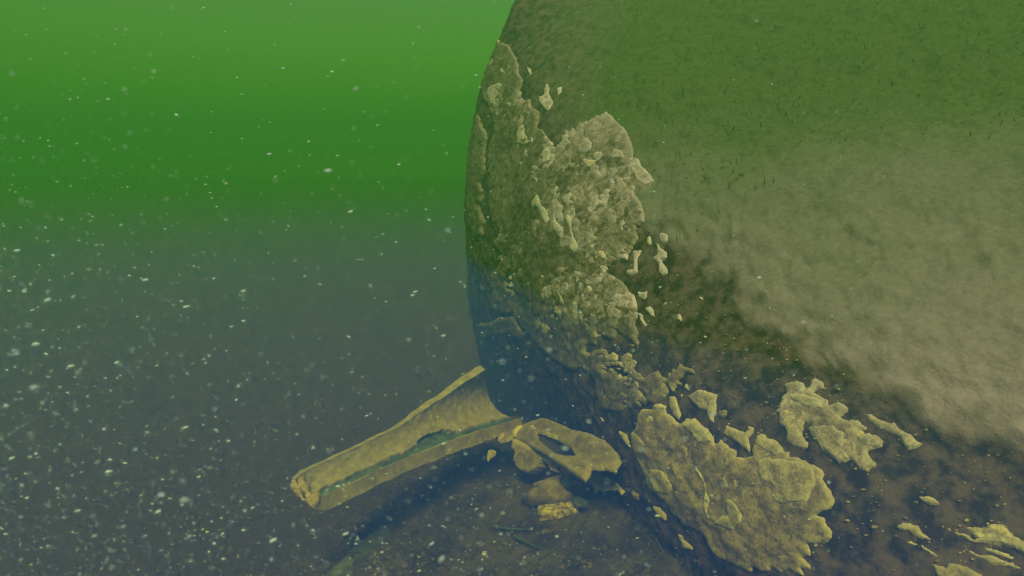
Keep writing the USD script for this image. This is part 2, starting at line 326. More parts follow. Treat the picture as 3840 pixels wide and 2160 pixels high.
L = [('mid', 'B', '640,-60 690,-130 720,-200 880,-330 930,-360 960,-430 1040,-450 1150,-510 1230,-430 1290,-370 1330,-250 1330,0 1340,150 1335,330 1290,440 1200,480 1100,490 1000,460 900,440 850,360 780,280 720,200 660,120', .005),  # two broad mid plates paint the lit right part of the crust lighter
     ('mid', 'B', '760,640 900,590 1060,570 1180,600 1260,660 1320,760 1345,860 1330,960 1260,1000 1180,960 1080,990 990,960 900,900 820,820', .005),
     ('pale', 'A', '560,850 600,850 610,900 635,940 630,985 580,997 530,980 540,930 515,920 545,900', .007),
     ('pale', 'A', '740,1010 790,1020 790,1075 770,1110 735,1095 710,1060 715,1030', .007),
     ('lobe', 'A', '340,600 400,560 460,560 440,610 410,640 410,700 380,740 350,690', .008),
     ('lobe', 'A', '470,700 540,690 550,720 500,740', .006), ('lobe', 'A', '370,250 415,235 425,290 390,300', .006),
     ('lobe', 'A', '985,945 1030,940 1065,975 1070,1020 1010,1060 965,1050 955,1000', .009),
     ('rust', 'A', '1015,1095 1060,1085 1100,1095 1080,1135 1030,1140', .009),
     ('lobe', 'A', '1300,1080 1370,1080 1385,1130 1420,1160 1455,1195 1471,1233 1420,1280 1360,1230 1310,1150', .010),
     ('pale', 'A', '640,1180 680,1200 710,1225 700,1255 670,1250', .008),
     ('pale', 'B', '640,110 680,50 710,60 710,110 770,180 780,230 740,270 700,200 690,150 650,160', .010),
     ('pale', 'B', '785,185 830,180 825,230 880,300 860,375 825,350 785,290', .010),
     ('pale', 'B', '870,185 910,180 935,240 940,330 985,430 940,465 900,430 910,330 880,250', .011),
     ('lobe', 'B', '1010,310 1050,290 1070,330 1110,360 1030,405 1010,370', .010),
     ('lobe', 'B', '850,90 930,20 920,120 900,165 870,130', .009),
     ('lobe', 'B', '1140,20 1190,20 1180,90 1140,120', .009),
     ('lobe', 'B', '1010,150 1050,130 1070,190 1035,190', .008),
     ('rust', 'B', '1090,430 1150,440 1160,500 1110,500', .008),
     ('lobe', 'B', '1080,510 1130,530 1165,560 1110,570', .008), ('lobe', 'B', '1080,575 1125,600 1105,615', .007),
     ('pale', 'B', '1020,680 1050,670 1080,710 1050,730 1020,715', .010),
     ('lobe', 'B', '860,650 900,645 920,680 900,720 870,715', .010),
     ('pale', 'B', '800,690 840,700 890,800 900,850 950,880 980,940 920,890 880,860 850,790', .007),
     ('lobe', 'B', '930,780 965,770 970,840 945,890 930,850', .008),
     ('pale', 'B', '730,650 745,640 750,700 760,725 740,720', .005),
     ('lobe', 'B', '1170,760 1230,720 1300,740 1340,800 1300,850 1230,830', .007),
     ('lobe', 'B', '1225,460 1300,460 1295,500 1240,505', .008),
     ('lobe', 'B', '1090,810 1130,850 1120,890 1095,870', .007)]
L += scatter_lobes('B', '640,-150 900,-380 1250,-250 1330,-130 1350,300 1280,480 1100,560 900,420 760,240 680,80', 175, 8, 34, ['mid', 'mid', 'lobe', 'mid', 'lobe', 'sheet', 'mid', 'leaf'], 3, (.004, .008))
L += scatter_lobes('B', '760,560 1150,560 1290,720 1340,900 1250,1010 1020,990 880,900 760,760', 110, 7, 30, ['mid', 'mid', 'lobe', 'sheet', 'mid', 'leaf'], 4, (.004, .007))
L += scatter_lobes('A', '350,350 540,400 560,600 680,850 850,1050 700,1100 520,1000 420,800 330,600', 90, 5, 22, ['mid', 'sheet', 'mid', 'lobe'], 5, (.004, .007))
L += scatter_lobes('B', '430,150 640,150 760,560 700,800 900,1000 1000,1200 800,1100 600,850 430,650', 110, 4, 20, ['sheet', 'mid', 'sheet', 'mid', 'lobe'], 6, (.003, .007))
colony('encrusting_sponge', 'largest olive crust, covering the hull side from its top corner, studded with paler lobes', 'A', main_outline, 'sheet', t=.007, step=6, lobes=L,
       holes=[('B', '470,580 505,570 512,640 505,700 480,690 468,640')], lump=.003)
colony('encrusting_sponge', 'dim strip of crust along the hull far left outline beside dark bare bands', 'A',
       '270,760 300,830 330,890 345,950 325,1050 335,1150 300,1240 320,1330 290,1400 330,1500 320,1600 250,1640 210,1500 190,1300 190,1150 205,1000 235,860', 'sheet', t=.010, step=8)
colony('encrusting_sponge', 'faint crust patch low on the hull far edge above the broken pipe', 'B',
       '250,930 340,920 420,880 520,880 560,940 600,1010 560,1050 480,1000 400,1010 330,1060 320,1130 290,1080 260,1010', 'sheet', t=.007, step=8)
def small(label, zoom, outline, m='lobe', t=.007, group=None, step=4.0, **kw):
    return colony('encrusting_sponge', label, zoom, outline, m, t=t, step=step, rough=kw.pop('rough', 4.0), group=group, cell=16.0, **kw)
small('small upright crust flake right of the largest crust near the hull top corner', 'A', '600,440 640,470 640,510 620,500')
small('flower shaped crust patch below the hull top corner, right of the largest crust', 'A', '735,560 760,570 765,640 790,690 780,720 755,760 735,755 690,700 685,660 720,640')
small('single oval crust dot beside the flower shaped patch', 'A', '810,600 845,585 845,630 820,650')
small('pale flat dot just above the topmost lobes of the largest crust', 'A', '1180,855 1220,850 1215,885 1180,885')
small('narrow upright dot right of the flat dot above the largest crust', 'A', '1235,870 1255,890 1245,915 1230,905')
small('yellowish dot on the silt edge right of the topmost lobes', 'A', '1295,1000 1320,1005 1315,1030 1290,1030', 'pale')
small('oval crust dot on the dark hull beside the twisted strand of crust', 'G', '1660,340 1690,325 1705,390 1680,410 1660,380', 'pale')
small('round crust knob above the twisted strand on the dark hull', 'G', '1750,320 1780,300 1825,330 1820,380 1785,395 1755,370')
small('twisted vertical strand of crust on the dark hull', 'G', '1720,385 1750,380 1770,420 1815,450 1820,500 1780,530 1820,580 1820,620 1780,640 1745,610 1750,560 1730,530 1695,500 1740,470 1740,420')
small('faint triangular crust spot right of the twisted strand', 'G', '1910,330 1935,310 1940,360 1905,365', 'sheet', t=.004)
small('dull reddish flap of crust in the notch of the largest crust', 'G', '1555,440 1630,440 1600,500 1590,570 1600,610 1540,650 1500,620 1510,590 1560,580 1555,510', 'leaf', t=.007)
small('star shaped crust patch below the notch of the largest crust', 'G', '1585,750 1640,750 1670,745 1670,800 1640,820 1605,800')
small('drop shaped crust patch below the star shaped one', 'G', '1650,870 1690,860 1715,890 1725,955 1690,940 1650,900')
small('ragged sliver of crust between the largest crust and the drop shaped patch', 'G', '1590,900 1640,930 1640,960 1668,1000 1640,1030 1610,970')
small('lone oval crust dot on bare hull right of the drop shaped patch', 'G', '1890,925 1915,915 1935,960 1930,985 1890,970', 'pale')
small('tiny upper yellow dot near the edge of the silt', 'G', '2055,790 2080,785 2090,810 2060,815', 'pale', t=.006)
small('tiny lower yellow dot near the edge of the silt', 'G', '2090,1080 2115,1085 2115,1110 2085,1105', 'pale', t=.006)

LB = scatter_lobes('C', '0,60 220,70 300,210 440,210 580,140 440,330 330,350 250,380 20,380 20,200', 70, 5, 20, ['mid', 'sheet', 'lobe', 'mid'], 8, (.004, .007))
colony('encrusting_sponge', 'broken knobbly crust bridging the largest crust and the big fan shaped one', 'C',
       '-60,60 0,20 60,15 95,80 105,110 70,120 40,110 60,160 100,150 135,160 140,200 170,180 190,160 165,110 165,70 210,45 240,80 235,130 270,180 300,200 330,170 380,150 410,180 440,200 480,130 500,150 520,100 545,120 610,140 635,185 590,180 560,170 520,215 545,235 520,255 480,255 440,250 460,290 430,330 390,350 350,365 310,350 300,310 280,290 285,350 290,390 240,390 195,395 150,415 100,410 60,400 20,400 0,330 -30,300 -5,240 -34,190', 'sheet', t=.009, step=6, lobes=LB, lump=.003,
       holes=[('C', '150,150 190,160 185,190 150,200')])
small('bit of crust right of the knobbly bridging crust', 'C', '560,225 545,265 590,290 585,265')
small('very small crust grain left of the jagged hanging patch', 'C', '525,290 540,300 535,325 520,315')
small('jagged patch hanging above the big fan shaped crust', 'C', '570,310 640,265 690,275 760,300 755,360 760,400 740,440 740,485 705,470 690,410 640,390 600,360', 'lobe', step=5, rough=5)
small('dull bit of crust touching the right tip of the jagged hanging patch', 'C', '770,400 825,400 825,440 790,460 760,440', 'sheet')
small('small curl of crust left of the fan shaped crust top', 'C', '15,430 40,450 50,485 30,480')
small('thin strip of crust along the upper left margin of the fan', 'C', '130,525 185,545 200,590 225,650 195,630 150,580')
small('crust neck joining the knobbly crust to the fan shaped one', 'C', '455,310 490,310 510,350 535,430 520,470 480,440 450,370')
small('brownish lobed crust tucked behind the upper right of the fan', 'C', '820,490 860,510 930,540 960,500 995,510 990,550 960,580 970,650 965,675 920,640 870,600 800,560 790,545', 'leaf', step=5, rough=5, t=.008)
fan = '250,480 255,420 290,390 340,390 360,360 400,360 430,375 440,420 480,450 530,490 560,450 610,450 650,490 700,520 740,570 745,610 770,600 780,560 800,600 850,640 880,660 880,690 930,700 980,690 980,650 990,600 1010,550 1050,545 1080,575 1120,580 1170,630 1175,655 1215,665 1215,690 1260,700 1310,720 1360,745 1430,780 1440,800 1425,840 1450,870 1480,905 1485,930 1510,970 1495,1000 1470,1030 1430,1040 1390,1060 1440,1080 1450,1120 1490,1170 1490,1210 1460,1240 1400,1255 1335,1250 1350,1290 1350,1320 1305,1335 1340,1370 1350,1410 1290,1400 1325,1450 1290,1452 1205,1415 1160,1430 1100,1400 1090,1425 1030,1422 990,1395 975,1430 930,1415 870,1380 820,1360 770,1340 730,1310 710,1270 700,1230 670,1190 610,1150 560,1130 530,1100 480,1060 430,980 350,920 325,900 310,840 270,760 240,700 215,620 210,560'
LF = [('lobe', 'C', '222,530 270,550 320,610 300,670 255,680 228,620', .006), ('lobe', 'C', '345,760 420,770 480,840 500,900 460,945 400,930 350,900 335,820', .008),
      ('lobe', 'C', '1010,720 1060,700 1150,710 1280,720 1380,770 1400,860 1360,930 1340,1000 1260,990 1170,1005 1090,940 1120,880 1040,850 1020,790', .008),
      ('lobe', 'C', '840,950 900,990 930,1060 930,1110 870,1165 810,1150 740,1110 780,1070 830,1060 810,980', .009),
      ('pale', 'C', '645,665 665,690 645,740 690,840 705,900 730,970 710,1050 735,1090 720,1100 680,1040 670,1000 690,930 680,860 630,790 635,730', .014),
      ('lobe', 'C', '540,610 590,640 600,700 570,690 540,650', .007), ('lobe', 'C', '535,490 610,450 700,520 740,600 690,640 640,610 600,560', .010),
      ('lobe', 'C', '780,830 820,810 845,880 820,900', .006), ('lobe', 'C', '1005,560 1080,575 1170,640 1210,690 1120,700 1000,630', .010),
      ('pale', 'C', '330,430 370,440 360,480 310,480', .006), ('pale', 'C', '360,365 400,360 430,375 430,400 370,400', .007), ('lobe', 'C', '1140,1310 1200,1310 1240,1335 1150,1340', .006)]
LF += scatter_lobes('C', '560,520 740,640 860,700 900,900 780,880 680,860 600,700', 46, 4, 16, ['lobe', 'leaf', 'mid', 'mid'], 12, (.003, .007))
LF += scatter_lobes('C', '470,900 640,950 700,1050 640,1130 520,1050', 10, 4, 12, ['lobe', 'leaf'], 13, (.004, .007))
colony('encrusting_sponge', 'big fan shaped brown crust with scalloped bright margin low on the hull', 'C', fan, 'leaf', t=.007, step=6, lobes=LF, rough=8, cell=26, lump=.0, bump=.11)
small('loose flake of crust left below the fan shaped crust', 'C', '505,1180 545,1190 560,1225 600,1260 605,1290 540,1280 520,1230', step=5)
small('two pronged bit of crust at the lower left margin of the fan', 'C', '350,1000 400,1020 440,1060 445,1110 400,1095 360,1040')
small('pair of faint crust tips between the fan and the leaf shaped patch', 'C', '215,900 250,920 270,930 265,980 225,970', 'sheet')

# right hand group, nearest the lens
LR = [('pale', 'F', '1280,300 1340,290 1420,310 1500,340 1510,400 1440,410 1360,380 1290,340', .012), ('lobe', 'F', '1420,500 1560,490 1640,560 1640,640 1670,710 1600,735 1500,660 1470,580', .009),
      ('lobe', 'F', '1690,570 1790,550 1870,600 1850,640 1760,640', .008), ('rust', 'F', '1225,400 1290,390 1310,440 1250,460', .009), ('lobe', 'F', '1260,490 1350,490 1360,560 1390,620 1300,620', .008)]
LR += scatter_lobes('F', '1260,260 1500,330 1640,480 1820,600 1700,700 1500,640 1400,480 1280,560', 16, 6, 20, ['lobe', 'leaf', 'rust'], 15, (.004, .008))
colony('encrusting_sponge', 'tan two armed crust right of the fan with a whitish top', 'F',
       '1240,240 1290,215 1340,210 1380,240 1385,265 1410,250 1415,205 1440,195 1490,215 1510,265 1460,270 1440,285 1500,320 1540,365 1600,350 1655,390 1660,410 1610,440 1640,460 1720,460 1775,510 1770,530 1720,530 1780,550 1830,550 1880,600 1860,640 1800,650 1780,670 1800,710 1835,730 1830,760 1780,800 1730,780 1670,720 1620,745 1540,700 1480,660 1460,610 1410,560 1395,520 1420,490 1380,480 1370,540 1370,570 1410,610 1400,640 1370,655 1310,640 1255,600 1260,540 1210,480 1215,430 1190,400 1220,380 1225,320 1260,300',
       'lobe', t=.008, step=6, lobes=LR, lump=.003)
small('long club shaped orange tan crust at the edge of the silt', 'F', '1755,425 1800,425 1860,460 1920,480 1945,470 1980,520 2050,550 2090,590 2130,620 2080,650 2030,655 1990,610 1980,570 1920,545 1850,520 1780,470', 'lobe', step=6, rough=4)
small('lone kite shaped crust on the dark hull near the right picture edge', 'E', '1395,790 1440,790 1510,785 1560,820 1610,855 1580,870 1500,870 1440,840', 'lobe', step=6)
small('crust with a frayed tail, upper left of the lower right corner group', 'E', '1220,1045 1280,1005 1340,1005 1420,1040 1450,1090 1490,1120 1550,1155 1440,1150 1370,1120 1330,1080 1250,1075', 'lobe', step=6)
small('slender pale streak of crust under the frayed one', 'E', '1295,1170 1360,1155 1380,1175 1450,1195 1510,1230 1560,1270 1650,1310 1540,1285 1470,1250 1420,1200 1340,1195', 'pale', step=6)
small('largest and topmost crust of the lower right corner group', 'E', '1570,1030 1640,1035 1700,1070 1830,1110 1860,1140 1900,1140 1850,1100 1770,1050 1830,1035 1940,1050 2000,1015 2080,1010 2140,1040 2170,1080 2240,1130 2330,1170 2330,1310 2200,1230 2080,1200 2000,1190 1880,1180 1760,1130 1650,1070', 'lobe', step=8, rough=6,
      lobes=[('rust', 'E', '1960,1050 2040,1020 2130,1050 2180,1120 2080,1130', .008), ('pale', 'E', '1840,1090 1950,1100 2020,1150 1900,1150', .006)])
small('bright narrow crust between the two larger ones in the lower right corner', 'E', '1940,1200 2050,1230 2150,1260 2230,1310 2180,1320 2060,1280 1960,1240', 'pale', step=7)
small('second streak of crust up from the lower right corner bottom', 'E', '1770,1220 1830,1225 1900,1265 2000,1270 2080,1300 2200,1350 2300,1395 2200,1390 2090,1365 2010,1365 1930,1315 1850,1265', 'lobe', step=7)
small('crust cut by the bottom picture edge in the lower right corner', 'E', '1490,1345 1560,1350 1640,1370 1665,1330 1760,1350 1850,1390 1950,1440 1960,1490 1580,1490 1540,1400', 'lobe', step=8, rough=6)

# ------------------------------------------------------------------ the broken half pipe that juts out at the foot of the hull
def grid_surface(P):
    """on_... function for a gridded surface seen from its front side"""
    N = grid_normals(P); q = image_of(P); a, b = P.shape[:2]
    i, j = np.meshgrid(np.arange(a, dtype=float), np.arange(b, dtype=float), indexing='ij')
    fr = (N * P).sum(-1) < 0
    lin = LinearNDInterpolator(q[fr], np.stack([i[fr], j[fr]], -1))
    reg = RegularGridInterpolator((np.arange(a), np.arange(b)), np.concatenate([P, N], -1), bounds_error=False)
    return lambda qq: (lambda r: (r[:, :3], r[:, 3:] / (np.linalg.norm(r[:, 3:], axis=1, keepdims=True) + 1e-12)))(reg(lin(qq)))
tip, root = sight(np.array([1150., 1795.])) * 1.70, sight(np.array([1935., 1475.])) * 2.42
T = (root - tip) / np.linalg.norm(root - tip)
SD = np.cross(T, [0, 0, 1.0]); SD /= np.linalg.norm(SD)
UPV = np.cross(SD, T)
OP = math.cos(.25) * UPV + math.sin(.25) * SD
WD = math.cos(.25) * SD - math.sin(.25) * UPV
def trough(tt, aa, dr):
    """tt 0..1 along, aa angle from the bottom line (negative: far wall), dr offset from the mid wall"""
    r = .078 + .034 * tt + np.where(aa < 0, np.clip(tt - .4, 0, 1) * .07 * (-np.sin(aa)), 0) + dr
    r = r * np.clip(.62 + tt * 9, 0, 1) ** .6
    c = tip + (root - tip) * tt[..., None] + UPV * (.02 * np.sin(tt * 3.1))[..., None]
    return c + r[..., None] * (np.sin(aa)[..., None] * WD - np.cos(aa)[..., None] * OP)
nt, na = 230, 84
tt, ss = np.meshgrid(np.linspace(0, 1, nt), np.linspace(0, 1, na), indexing='ij')
a_lo = -1.08 - .85 * np.clip((tt[:, 0] - .35) / .6, 0, 1) ** 1.3 + .06 * (fbm(np.c_[tt[:, 0] * 14, tt[:, 0] * 0, tt[:, 0] * 0 + 2.2], 3, 31) - .5) * 2 + .9 * np.clip((tt[:, 0] - .95) / .05, 0, 1)
a_hi = .50 + .08 * (fbm(np.c_[tt[:, 0] * 18, tt[:, 0] * 0, tt[:, 0] * 0 + 7.2], 3, 32) - .5) * 2
aa = a_lo[:, None] + (a_hi - a_lo)[:, None] * ss
base_in = trough(tt, aa, 0 * tt)
wob = fbm(base_in * 30, 3, 33) - .5
bare = np.clip(1.25 - np.hypot((tt - .57) / .12, (aa + .16) / .30) + 1.1 * wob, 0, 1)
m_in = np.clip(np.maximum((-.02 - aa + .30 * wob) / .10, (aa - .30 + .25 * wob) / .08), 0, 1) * (bare < .35)
Pin = trough(tt, aa, -.006 - .011 * m_in * (1 + .3 * (fbm(base_in * 38, 4, 34) - .5) * 2) - .003 * (fbm(base_in * 25, 2, 35) - .5))
Pout = trough(tt, aa, .008 + .012 * np.clip((aa - .1) / .4, 0, 1) + .011 * (fbm(base_in * 26, 4, 36) - .3))
V = np.vstack([Pin.reshape(-1, 3), Pout.reshape(-1, 3)])
idx = np.arange(nt * na).reshape(nt, na); o2 = nt * na
def qd(i): return np.stack([i[:-1, :-1], i[:-1, 1:], i[1:, 1:], i[1:, :-1]], -1).reshape(-1, 4)
def strip(a_, b_): return np.stack([a_[:-1], a_[1:], b_[1:], b_[:-1]], -1)
Q = np.vstack([qd(idx)[:, ::-1], qd(idx + o2), strip(idx[:, 0], idx[:, 0] + o2), strip(idx[:, -1] + o2, idx[:, -1]), strip(idx[0] + o2, idx[0]), strip(idx[-1], idx[-1] + o2)])
def pipe_extra(n, l):
    n['a'] = ('attribute', {'attribute': 'rim'})
    n['n3'] = ('noise_texture', {'scale': 40.0, 'detail': 6.0, 'roughness': 0.65})
    n['r3'] = ('rgb_ramp', {'ramp': [(0.3, (.24, .195, .24)), (0.55, (.38, .31, .39)), (.75, (.53, .44, .54))]})
    n['m'] = ('mix', {})
    l += [('g.position', 'n3.vector'), ('n3.fac', 'r3.fac'), ('a.fac', 'm.fac'), ('r.color', 'm.color1'), ('r3.color', 'm.color2'), ('m.color', 'p.base_color')]
M_pipe = rough_mat('pipe_wall', (.05, .07, .06), (.11, .17, .145), 24.0, bump=.4, bscale=110, bdist=.004, extra=pipe_extra)
pipe = thing('broken_pipe', 'broken half pipe crusted tan, jutting left from the foot of the hull', 'pipe', loc=tip)
obj('trough', (V - tip, Q), M_pipe, pipe, attrs={'rim': np.r_[m_in.ravel(), np.ones(o2)]})
def tube(pts, radii, sides=10, wob_=0.0, seed=0, cap=True):
    p = np.asarray(pts, float); r = np.broadcast_to(radii, (len(p),))
    t = np.gradient(p, axis=0); t /= np.linalg.norm(t, axis=1, keepdims=True)
    a = np.cross(t, [0.3, .2, .93]); a /= np.linalg.norm(a, axis=1, keepdims=True); b = np.cross(t, a)
    an = np.arange(sides) * 2 * np.pi / sides
    v = p[:, None] + r[:, None, None] * (np.cos(an)[None, :, None] * a[:, None] + np.sin(an)[None, :, None] * b[:, None])
    if wob_: v = v + (v - p[:, None]) * (wob_ * 2 * (fbm(v * 45, 3, seed) - .5))[..., None]
    i, j = np.meshgrid(np.arange(len(p) - 1), np.arange(sides), indexing='ij')
    q = np.stack([i * sides + j, i * sides + (j + 1) % sides, (i + 1) * sides + (j + 1) % sides, (i + 1) * sides + j], -1).reshape(-1, 4)
    q = np.vstack([q[:, [0, 1, 2]], q[:, [0, 2, 3]]])
    v = v.reshape(-1, 3)
    if cap:
        k0, k1 = len(v), len(v) + 1
        v = np.vstack([v, p[:1] - t[:1] * r[0] * .6, p[-1:] + t[-1:] * r[-1] * .6])
        c0 = np.array([[k0, (j + 1) % sides, j] for j in range(sides)]); n0 = (len(p) - 1) * sides
        c1 = np.array([[k1, n0 + j, n0 + (j + 1) % sides] for j in range(sides)])
        q = np.vstack([q, c0, c1])
    return v, q
ea = np.linspace(-.95, .52, 40)
ring = trough(np.full(40, .012), ea, np.full(40, -.004))
ev, ef = tube(ring, .016 * (1 + .25 * np.sin(np.linspace(0, 7, 40))), 14, .5, 41)
tag(obj('end_crust', (ev - tip, ef), M_rust, pipe, attrs={'rim': np.full(len(ev), .3)}), 'orange tan thickened crust round the open end')
on_trough = grid_surface(Pin[:, ::-1])
for i, (m_, o_) in enumerate([('lobe', '1020,410 1100,375 1150,390 1200,430 1190,490 1150,500 1120,460 1090,520 1060,470 1040,520 1015,520 1020,460'), ('pale', '1210,290 1250,260 1285,265 1270,310 1220,325'),
                              ('pale', '580,655 620,650 640,690 590,695'), ('lobe', '870,560 920,520 910,580 850,620 820,680 770,690 830,640')]):
    lp = ragged(largest(Polygon(z_pts(o_, 'H'))), 4, 300 + i, 18)
    v_, f_, r_ = crust(lp, on_trough, .010, 4, 310 + i, lift=.006)
    if len(f_): obj('lobe', (v_ - tip, f_), MATS[m_], pipe, attrs={'rim': r_})

# plate with a slot at the bend of the pipe
def plate(name, label, cat, zoom, outline, surf, m, holes=(), thick=.012, step=5.0, rough=3.0, seed=1, lobes=(), cell=22.0, bump=.3):
    poly = largest(Polygon(z_pts(outline, zoom)))
    for h in holes: poly = largest(poly.difference(Polygon(z_pts(h, zoom)).buffer(0)))
    poly = ragged(poly, rough, seed, cell)
    v_, f_, r_ = crust(poly, surf, thick, step, seed, sink=min(.012, thick), bump=bump)
    c = v_.mean(0)
    p, n = surf(np.array(poly.representative_point().coords)); n = n[0]
    nb = len(v_)
    vb = v_ - n * (thick * 1.6)                                     # the underside
    ed = np.vstack([f_[:, [0, 1]], f_[:, [1, 2]], f_[:, [2, 0]]])
    un, ix, ct = np.unique(np.sort(ed, 1), axis=0, return_index=True, return_counts=True)
    be = ed[ix[ct == 1]]
    side = np.vstack([np.c_[be[:, 1], be[:, 0], be[:, 0] + nb], np.c_[be[:, 1], be[:, 0] + nb, be[:, 1] + nb]])
    o = thing(name, label, cat, loc=c)
    obj('sheet', (np.vstack([v_, vb]) - c, np.vstack([f_, f_[:, ::-1] + nb, side])), m, o, attrs={'rim': np.r_[r_, r_]})
    for i, (lm, lo, lt) in enumerate(lobes):
        lp = ragged(largest(Polygon(z_pts(lo, zoom))), 3, seed + i + 1, 16)
        lv, lf, lr = crust(lp, surf, lt, 4, seed + 5 + i, lift=thick * .7)
        if len(lf): obj('lobe', (lv - c, lf), MATS[lm], o, attrs={'rim': lr})
    return o
bend = plane_through([(1850, 1630), (2311, 1696), (2090, 1560)], [2.33, 1.84, 2.22], .25)
plate('slotted_plate', 'olive crusted curved plate with a dark oval slot at the bend of the pipe', 'plate', 'D',
      '240,292 300,235 400,200 480,180 560,150 640,130 760,180 900,240 1040,260 1150,300 1240,380 1255,430 1200,510 1130,500 1080,515 1020,510 1000,560 960,600 900,570 800,510 740,480 660,430 560,380 480,320 400,290 330,315 270,318', bend, M_mid,
      ['600,262 680,292 770,322 860,366 905,436 820,440 760,430 690,385 612,318'], .005, 4, 3, 61,
      [('rust', '390,240 440,195 485,205 470,230 420,290 390,290', .012), ('lobe', '240,290 300,235 330,240 320,300 270,315', .012), ('pale', '520,210 570,205 620,250 560,250', .006), ('lobe', '640,275 700,270 780,300 770,325 700,305', .006)])
M_teal = rough_mat('bare_copper', (.07, .08, .075), (.12, .165, .155), 18.0, bump=.3, extra=None)
M_mud = rough_mat('muddy_board', (.14, .11, .075), (.27, .21, .14), 30.0, bump=.5)
low = plane_through([(1920, 1640), (2080, 1720), (1990, 1770)], [2.24, 2.06, 2.13], .3)
plate('crust_clump', 'tan clump of crust hanging under the bend of the broken pipe', 'sponge', 'D',
      '390,310 440,330 560,380 640,430 740,480 752,520 720,560 752,595 700,590 690,530 655,505 625,560 600,580 520,610 470,590 420,540 395,500 410,440 385,410', low, M_lobe, (), .012, 5, 5, 71)
def rod(name, label, cat, pts, radii, m, sides=10, wob_=.3, seed=1):
    v_, q_ = tube(pts, radii, sides, wob_, seed); c = v_.mean(0)
    p = obj(name, (v_ - c, q_), m, None, attrs={'rim': np.zeros(len(v_))})
    UsdGeom.Xformable(p).AddTranslateOp().Set(Gf.Vec3d(*c))
    return tag(p, label, cat)
def dpt(text, depth, zoom='D'): return sight(z_pts(text, zoom)) * np.asarray(depth)[:, None]
def smooth_path(p, n=14):
    k = np.linspace(0, 1, len(p)); return CubicSpline(k, p)(np.linspace(0, 1, n)) if len(p) > 2 else p[0] + (p[1] - p[0]) * np.linspace(0, 1, n)[:, None]
rod('bar', 'thin pale bar running down right from the crust clump to the plate tip', 'bar', smooth_path(dpt('730,478 850,535 965,598', [2.06, 2.02, 1.97])), .007, M_lobe, seed=3)
rod('edge_strip', 'narrow straight strip along the top of the muddy board', 'strip', smooth_path(dpt('575,702 690,660 810,622', [2.02, 2.04, 2.07])), .0055, M_lobe, seed=4)
bd = on_plane((2080, 1850), 2.0, (-.05, -.55, .83), .2)
plate('muddy_board', 'brown silted board fragment behind the mottled block', 'board', 'D', '470,790 560,720 680,655 800,620 815,690 850,740 920,775 915,830 700,850 560,850', bd, M_mud, (), .014, 6, 4, 81)
plate('green_disc', 'round bare green plate above the right end of the muddy board', 'plate', 'D', '800,650 830,620 880,615 925,640 935,690 890,725 840,720 810,690', on_plane((2130, 1805), 2.03, (-.05, -.6, .8), .2), M_teal, (), .003, 5, 3, 91, bump=.6)
plate('green_plate', 'dim green plate right of the mottled block', 'plate', 'D', '900,800 960,785 1000,810 1040,850 1020,880 930,880 905,850', on_plane((2180, 1880), 1.95, (0, -.5, .86), .2), M_teal, (), .003, 5, 4, 92, bump=.6)
colony('crust_flake', 'small isolated crust flake on dark ground left of the crust clump', 'D', '185,470 200,410 235,405 265,420 258,455 215,480 195,505', 'lobe', t=.008, step=5, surf=on_plane((1840, 1710), 2.15, (-.1, -.6, .8)), rough=3, cell=16)
colony('encrusting_sponge', 'leaf shaped tan crust with torn edge between plate and fan', 'D', '985,650 1040,640 1070,590 1110,590 1180,630 1260,680 1310,740 1280,770 1250,735 1190,735 1140,750 1110,730 1070,765 1060,700', 'lobe', t=.009, step=5,
       surf=plane_through([(2190, 1795), (2335, 1840), (2260, 1770)], [2.08, 1.88, 2.03], .3), rough=4, cell=18)

# the mottled block on the mound
bc = on_bed(np.array([[2092., 1925.]]))[0][0]
bl = trimesh.creation.box([.118, .05, .046]); 
for _ in range(5): bl = bl.subdivide()
bv = np.array(bl.vertices)
half = np.array([.059, .025, .023]); rr = np.array([.010] * 3)
inner = np.clip(bv, -(half - .011), half - .011); dv = bv - inner; ln = np.linalg.norm(dv, axis=1, keepdims=True)
bv = inner + dv / np.maximum(ln, 1e-9) * np.minimum(ln, .011)
bv[:, 2] -= np.clip((bv[:, 0] - .03) / .03, 0, 1) ** 2 * .012 * np.sign(bv[:, 2])
bn = np.array(trimesh.Trimesh(bv, bl.faces, process=False).vertex_normals)
bv = bv + bn * (.012 * (fbm(bv * 41 + 3.3, 4, 7) - .5))[:, None]
M_block = rough_mat('mottled_block', (.22, .13, .05), (.74, .64, .40), 70.0, bump=.7, bscale=160)
blk = thing('block', 'mottled yellow block fragment lying in front of the muddy board', 'block', loc=bc)
br = obj('block_body', (bv, np.array(bl.faces)), M_block, blk)
blk_x = UsdGeom.Xformable(blk); blk_x.AddRotateZOp().Set(4.0); blk_x.AddRotateYOp().Set(-4.0)
# slab, weeds and twig on the mound
def bedline(text, zoom, lift): 
    p, n = on_bed(z_pts(text, zoom)); return p + np.array([0, 0, lift])
M_weed = rough_mat('weed_green', (.05, .085, .045), (.09, .15, .07), 40.0, bump=.2)
M_twig = rough_mat('twig', (.20, .15, .09), (.34, .26, .16), 60.0, bump=.2)
sl = smooth_path(bedline('1235,2190 1330,2090 1455,1995', 'P', -.012), 24)
rod('slab', 'dim greenish slab half buried at the left foot of the mound', 'slab', sl, .030, rough_mat('slab_skin', (.10, .12, .10), (.17, .20, .17), 20.0, bump=.3), 14, .25, 5)
rod('weed_strand', 'upper short green weed strand on the dark mound', 'weed', smooth_path(bedline('1852,1990 1900,1998 1985,2004', 'P', .012)), np.linspace(.006, .002, 14), M_weed, seed=6)
rod('weed_strand', 'lower short green weed strand on the dark mound', 'weed', smooth_path(bedline('1932,2035 1965,2050 2015,2075', 'P', .012)), np.linspace(.006, .002, 14), M_weed, seed=7)
